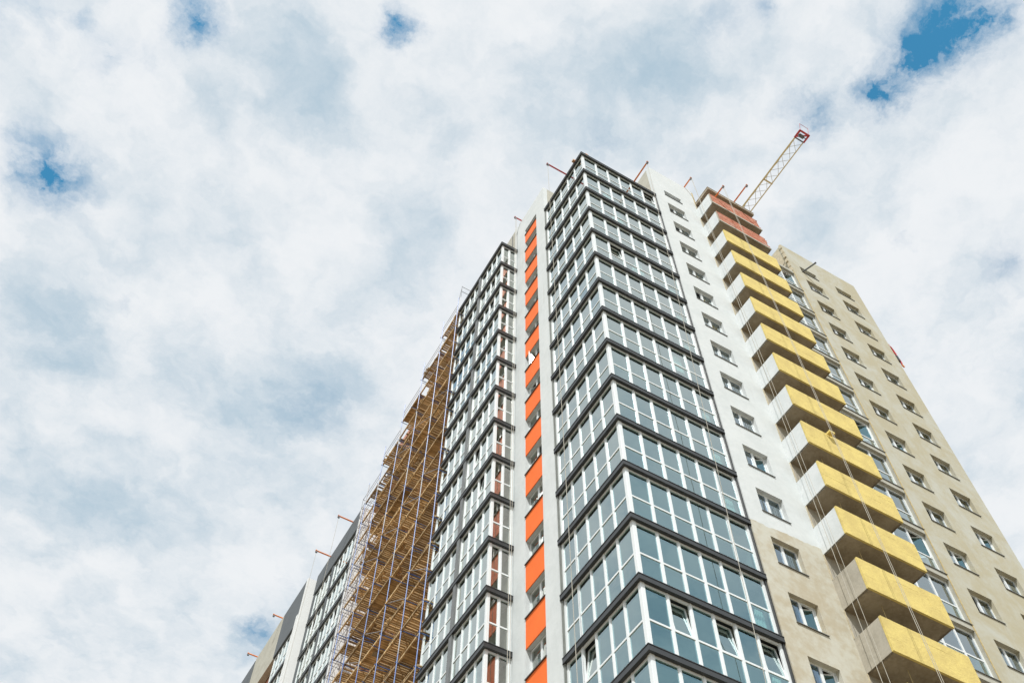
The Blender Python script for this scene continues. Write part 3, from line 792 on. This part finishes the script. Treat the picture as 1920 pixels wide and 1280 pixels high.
for i in range(5):
    y0 = PY[i]; L = PY[i+1]-PY[i]; z = T+TOPZ[i]; j = 0
    while z > 2:
        q = rs.choice((0,1,2,3,0,1,2,3,4))
        d = link('deck', decks[i][q], sc_, (rs.uniform(-.05,.05), y0-off.y, z+rs.uniform(-.03, .03)), (rs.gauss(0, .006), rs.gauss(0, .012), rs.gauss(0, .006)))
        if j and rs.random() < .30:              # spare boards and tubes lying on or leaning over the deck
            sb = MB(); a0 = rs.uniform(.1, L-1.4); sb.box(.02, .16, a0, a0+rs.uniform(.8, 1.6), .06, .10); build(sb, 'loose_board', M['wood'], d)
        if rs.random() < .22:
            sb = MB(); a0 = rs.uniform(.2, L-.8); sb.tube((-.05, a0, -.20), (1.6, a0+rs.uniform(-.4, .5), -.20), .022, 5); build(sb, 'putlog', M['post_blue'] if rs.random() < .6 else M['post_pale'], d)
        if rs.random() < .18:
            sb = MB(); a0 = rs.uniform(.1, L-1.0); sb.box(.3, 1.1, a0, a0+rs.uniform(.3, .6), -.05, -.035); build(sb, 'patch_board', M['dust'] if rs.random() < .4 else M['concrete'], d)
        # side bearers of the deck
        if ('bearer', i) not in mesh_cache:
            mb = MB(); e = .0 if i < 4 else 0
            mb.box(.02, .10, -.05, L+.05, -.13, -.012); mb.box(.80, .86, .02, L-.02, -.11, -.012); mb.box(1.52, 1.60, -.05, L+.05, -.13, -.012)
            mesh_cache[('bearer', i)] = mb.mesh('bearer', M['wood'])
        link('bearer', mesh_cache[('bearer', i)], d, (0, 0, rs.uniform(-.02, .0)))
        z -= 2.0; j += 1
for i, y in enumerate(PY):                          # blue transoms under every deck level, short guard stubs
    zt = T+max(TOPZ[max(0, i-1)], TOPZ[min(4, i)])
    mb = MB(); mb.tube((-.08, 0, -.16), (1.72, 0, -.16), .026, 6); tr = mb.mesh('transom', M['post_blue'])
    mb = MB(); mb.tube((-.08, .07, -.17), (1.72, .07, -.17), .03, 6); mb.tube((.1, .07, -.42), (1.6, .07, -.17), .02, 5); tr2 = mb.mesh('transom', M['post_blue'])
    z = zt
    while z > T-46:
        link('transom', rs.choice((tr, tr2)), sc_, (0, y-off.y, z)); z -= 2
for i in range(5):                                  # guard rails
    y0, y1 = PY[i]-off.y, PY[i+1]-off.y; z = T+TOPZ[i]; L = y1-y0
    mb = MB(); mb.tube((0, -.1, 1.0), (0, L+.1, 1.0), .016, 5); mb.tube((0, -.1, .55), (0, L+.1, .55), .014, 5); gr = mb.mesh('guard_rail', M['post_pale'])
    mb = MB(); mb.tube((.02, 0, -2.0), (.02, L, -.05), .016, 5); br = mb.mesh('brace', M['post_pale'])
    j = 0
    while z > T-46:
        if j == 0 or (i == 4 and True): link('guard_rail', gr, sc_, (0, y0, z))
        if (i == 4 and j % 2 == 0) or (j+i) % 4 == 0: link('brace', br, sc_, (0, y0, z))
        z -= 2; j += 1
z = T-8.6; j = 0                                     # end frames at the open left end, projecting past the decks
mb = MB(); mb.tube((0, 0, 0), (0, .75, 0), .018, 5); mb.tube((0, 0, 1.0), (0, .75, 1.0), .018, 5); mb.tube((0, .74, -.9), (0, .74, 1.1), .018, 5); mb.tube((0, 0, 0), (0, .74, 1.0), .014, 5)
mb.tube((0, .70, 0), (1.4, .70, 0), .018, 5); mb.tube((0, .70, 1.0), (1.4, .70, 1.0), .018, 5); ef = mb.mesh('end_frame', M['post_pale'])
while z > T-46:
    link('end_frame', ef, sc_, (0, PY[5]-off.y, z)); z -= 2
mb = MB(); mb.tube((-.35, -1.2, T+.2), (1.2, -1.2, T+.2), .02, 5); mb.tube((-.35, -1.2, T+.9), (1.2, -1.2, T+.9), .02, 5); mb.tube((-.35, -1.2, T-.6), (-.35, -1.2, T+1.0), .02, 5)
mb.tube((-.35, -1.2, T+.9), (0, 0, T+.9), .015, 5)
build(mb, 'guard_rail', M['post_pale'], sc_)

# ------------------------------------------------------------------ roof davits and their ropes
def davit(label, tip, inward, length, mat, rad=.055):
    """steel beam cantilevered over the roof edge: tube, pulley block, two-legged stand, ballast"""
    t = thing('roof_davit', label, 'davit', tip, 'davit beams cantilevered over the roof edges')
    d = Vector(inward).normalized(); e = d*length; s = Vector((-d.y, d.x, 0))
    mb = MB(); mb.tube((0,0,0), tuple(e), rad, 8); mb.tube((0,0,0), tuple(d*.07), rad*1.5, 8); build(mb, 'beam', mat, t)
    mb = MB(); mb.tube(tuple(d*.08+s*-.05+Vector((0,0,-.12))), tuple(d*.08+s*.05+Vector((0,0,-.12))), .09, 10); mb.tube(tuple(d*.08), tuple(d*.08+Vector((0,0,-.12))), .02, 6); build(mb, 'pulley', MATS['steel'], t)
    mb = MB(); q = d*(length-.25)
    for sg in (-1, 1): mb.tube(tuple(q), tuple(q+s*sg*.35+Vector((0,0,-.55))), .03, 6)
    build(mb, 'stand', mat, t)
    return t
def rope(label, a, b, r=.012, mat='rope'):
    o = thing('hanging_rope', label, 'rope', b, 'ropes hanging down the facades')
    mb = MB(); A = Vector(a)-Vector(b); n_ = 8
    pts = [tuple(A*(i/n_)+Vector((0, 0, 0))) for i in range(n_+1)]
    mb.path(pts, r, 5); build(mb, 'strand', MATS[mat], o)
    mb = MB(); mb.tube((0,0,-.12), (0,0,.12), r*2.6, 6); build(mb, 'knot', MATS[mat], o)
    return o
dv = [
 ('dark red davit beam over the left side of the corner bay roof', (-1.41, 2.07, T+.60), (1,0,0), 3.2, 'red'),
 ('long orange davit beam over the right side of the corner bay roof', (4.41, -1.49, T+.60), (0,1,0), 3.4, 'rust'),
 ('red davit beam above the orange window strip', (-.57, 7.95, T+4.15), (1,0,0), 2.6, 'red'),
 ('short orange davit beam at the right end of the white parapet', (9.2, -.87, T+5.08), (0,1,0), 2.6, 'rust'),
 ('orange davit beam leaning out below the concrete canopy on the brick balcony', (10.28, -2.38, T+1.68), (0,1,0), 2.2, 'rust'),
 ('long thin orange davit beam on top of the concrete canopy beside the crane jib', (12.1, -3.0, T+2.78), (0,1,0), 3.4, 'rust'),
 ('orange davit beam over the dark parapet just left of the scaffolding', (-2.46, 30.25, T-7.85), (1,0,0), 2.4, 'rust'),
 ('orange davit beam over the dark parapet just above the broad white gable', (-2.48, 34.2, T-7.85), (1,0,0), 2.4, 'rust'),
 ('orange davit beam where the grey block meets the pale unrendered parapet', (-2.68, 41.7, T-8.2), (1,0,0), 2.0, 'rust'),
 ('orange davit beam farthest down the row at the lower left', (-2.75, 46.8, T-8.2), (1,0,0), 2.0, 'rust'),
]
for lab, tip, d, L, m_ in dv: davit(lab, tip, d, L, M[m_])
rope('rope hanging in front of the left panes of the corner bay', (-1.33, 2.07, T+.45), (-1.38, 1.86, 3))
rope('rope slanting across the right panes of the corner bay', (4.41, -1.41, T+.45), (4.18, -.25, T-46))
rope('left of two ropes over the short return of the second bay', (-.50, 7.90, T+4.0), (-.50, 7.90, 3))
rope('right of two ropes over the short return of the second bay', (-.36, 8.0, T+4.0), (-.32, 8.0, 3))
rope('rope passing in front of the white ends of the balconies', (9.2, -.85, T+4.93), (9.2, -.85, T-46))
rope('rope just beside the one in front of the white balcony ends', (9.24, -.85, T+4.93), (9.52, -.95, T-46), .010)
rope('left strand of the doubled rope crossing the yellow balcony fronts', (10.25, -2.31, T+1.53), (10.22, -2.31, T-47), .012)
rope('right strand of the doubled rope crossing the yellow balcony fronts', (10.31, -2.33, T+1.53), (10.30, -2.33, T-47), .010)
rope('yellowish rope hanging just inside the balcony corners', (10.92, -.9, T+2.3), (10.75, -.9, T-47), .012, 'yellow_edge')
rope('faint rope below the davit beam just left of the scaffolding', (-2.38, 30.25, T-8.0), (-2.38, 30.25, 3), .012)
rope('faint rope below the davit beam above the broad white gable', (-2.40, 34.2, T-8.0), (-2.40, 34.2, 3), .012)

# ------------------------------------------------------------------ tower crane
cr = thing('tower_crane', 'pale yellow lattice tower crane jib with red tip reaching over the roof', 'crane', (19.75, 24, 0))
co = Vector((19.75, 24, 0)); ZJ = T+18
def lattice(mb, y0, y1, w, h, seg, r, zb):
    y = y0; i = 0
    while y < y1-.01:
        ya = min(y+seg, y1); ym = (y+ya)/2
        L0, R0, T0 = (-w/2, y, zb), (w/2, y, zb), (0, y, zb+h)
        L1, R1, T1 = (-w/2, ya, zb), (w/2, ya, zb), (0, ya, zb+h)
        mb.tube(L0, (w/2, ym, zb), r*.5, 4); mb.tube((w/2, ym, zb), L1, r*.5, 4)
        mb.tube((-w/2, y, zb), (0, ym, zb+h), r*.6, 4); mb.tube((0, ym, zb+h), L1, r*.6, 4)
        mb.tube((w/2, y, zb), (0, ym, zb+h), r*.6, 4); mb.tube((0, ym, zb+h), R1, r*.6, 4)
        y = ya; i += 1
w = .88; y_tip = -4.9-24
mb = MB(); mb.tube((-w/2, y_tip, ZJ), (-w/2, 12, ZJ), .075, 6); build(mb, 'bottom_chord', M['crane'], cr)
mb = MB(); mb.tube((w/2, y_tip, ZJ), (w/2, 12, ZJ), .05, 6); build(mb, 'bottom_chord', M['crane'], cr)
mb = MB(); mb.tube((-.12, y_tip+.6, ZJ+.78), (-.12, 12, ZJ+.78), .07, 6); build(mb, 'top_chord', M['crane'], cr)
mb = MB(); lattice(mb, y_tip+.2, 12, w, .78, 1.6, .034, ZJ); build(mb, 'lacing', M['lacing'], cr)
mb = MB()
for yy in (-.58-24, -.58-24+6.6): mb.tube((-w/2-.05, yy, ZJ), (w/2+.05, yy, ZJ), .07, 6); mb.tube((-w/2, yy, ZJ), (-.12, yy, ZJ+.8), .05, 6)
build(mb, 'splice_frame', M['crane'], cr)
mb = MB()
for a, b in (((-w/2-.04, y_tip, ZJ), (-w/2-.04, y_tip-.75, ZJ)), ((w/2+.04, y_tip, ZJ), (w/2+.04, y_tip-.75, ZJ)), ((-w/2-.08, y_tip-.72, ZJ), (w/2+.1, y_tip-.72, ZJ)),
             ((-w/2, y_tip-.7, ZJ), (-.1, y_tip, ZJ+.8)), ((w/2, y_tip-.7, ZJ), (-.1, y_tip, ZJ+.8))): mb.tube(a, b, .085, 6)
build(mb, 'tip_frame', M['red'], cr)
mb = MB(); mb.tube((-.22, y_tip-.35, ZJ+.1), (.22, y_tip-.35, ZJ+.1), .16, 12); mb.tube((-w/2, y_tip-.02, ZJ), (w/2, y_tip-.02, ZJ), .06, 6); mb.tube((-w/2, y_tip-.35, ZJ+.1), (w/2, y_tip-.35, ZJ+.1), .04, 6); build(mb, 'rope_sheave', M['steel'], cr)
mb = MB()
mb.path([(-w/2, y_tip-.75, ZJ+.1), (-w/2, y_tip-1.0, ZJ+1.0), (w/2, y_tip-1.0, ZJ+1.0), (w/2, y_tip-.75, ZJ+.1)], .018, 5); build(mb, 'handrail', M['red'], cr)
mb = MB()                                            # mast, cab and counterweight stand behind the building
mw = .9
for a in (-mw, mw):
    for b in (-mw, mw): mb.tube((a, b, 0), (a, b, ZJ+5), .09, 6)
z = 0
while z < ZJ:
    for a in (-mw, mw):
        mb.tube((a, -mw, z), (a, mw, z+2), .045, 4); mb.tube((-mw, a, z), (mw, a, z+2), .045, 4)
    z += 2
build(mb, 'mast', M['crane'], cr)
mb = MB(); mb.box(1.0, 2.4, -1.2, 1, ZJ-2.2, ZJ-.2); build(mb, 'cab', M['paint_white'], cr)
mb = MB(); mb.box(-.9, .9, 10, 12, ZJ-2, ZJ+.4); build(mb, 'counterweight', M['concrete'], cr)

# ------------------------------------------------------------------ loose things on the facades
hs = thing('coiled_hose', 'red looped hose and dark winch hanging off the far right corner of the beige wall', 'hose', (24.96, .12, T-6.0))
def arc(pts, r, mat, name):
    mb = MB(); mb.path(pts, r, 6); build(mb, name, mat, hs)
P_ = [(0, 0, 2.1), (.16, -.05, 1.9), (.32, -.02, 1.55), (.40, 0, 1.2), (.37, 0, .8), (.46, 0, .4), (.44, 0, 0)]
arc(P_, .05, M['red'], 'outer_loop'); arc([(-.02, 0, 2.0), (.04, -.03, 1.7), (.18, 0, 1.3), (.36, 0, 1.1), (.40, 0, .65), (.30, 0, .35), (.36, 0, -.15)], .04, M['red'], 'inner_loop')
mb = MB(); mb.box(.04, .25, -.12, .16, .0, .7); build(mb, 'winch', M['black'], hs)
mb = MB(); mb.tube((-.1, 0, 2.05), (.12, 0, 2.17), .08, 8); mb.tube((.36, 0, -.18), (.48, 0, -.38), .06, 8); build(mb, 'coupling', M['rust'], hs)
pp = thing('drain_pipe', 'dark grey pipe poking out of the top small window of the raw wall', 'pipe', (18.95, -.9, T+1.05))
mb = MB(); mb.tube((.30, -.15, -.02), (-.1, 1.3, .10), .06, 10); build(mb, 'tube', M['steel'], pp)
mb = MB(); mb.tube((.31, -.19, -.023), (.285, -.10, -.015), .075, 10); build(mb, 'socket', M['steel'], pp)
ty = thing('mortar_tray', 'small yellow tray hooked on the rim of a yellow balcony front', 'tray', (11.3, -1.47, T-25.45))
mb = MB(); mb.box(-.16, .16, -.22, .0, -.10, -.085); mb.box(-.16, .16, -.22, -.205, -.085, .02); mb.box(-.16, -.145, -.205, 0, -.085, .02); mb.box(.145, .16, -.205, 0, -.085, .02); build(mb, 'pan', M['yellow'], ty)
mb = MB(); mb.box(-.02, .02, -.01, .14, .03, .05); mb.box(-.02, .02, -.015, .0, -.08, .05); build(mb, 'hook', M['steel'], ty)
for lab, x, y in (('small tan bundle on the roof edge at the left of the corner bay', -.02, .85), ('small tan bundle on the roof edge just right of the bay corner', .46, .1)):
    bu = thing('material_bundle', lab, 'bundle', (x, y, T+.014), 'bundles left on the bay roof')
    mb = MB(); mb.box(-.13, .13, -.1, .1, 0, .16); mb.box(-.09, .09, -.07, .07, .161, .24); build(mb, 'sack', M['dust'], bu)
    mb = MB(); mb.box(-.02, .02, -.105, .105, -.003, .166); build(mb, 'strap', M['rust'], bu)
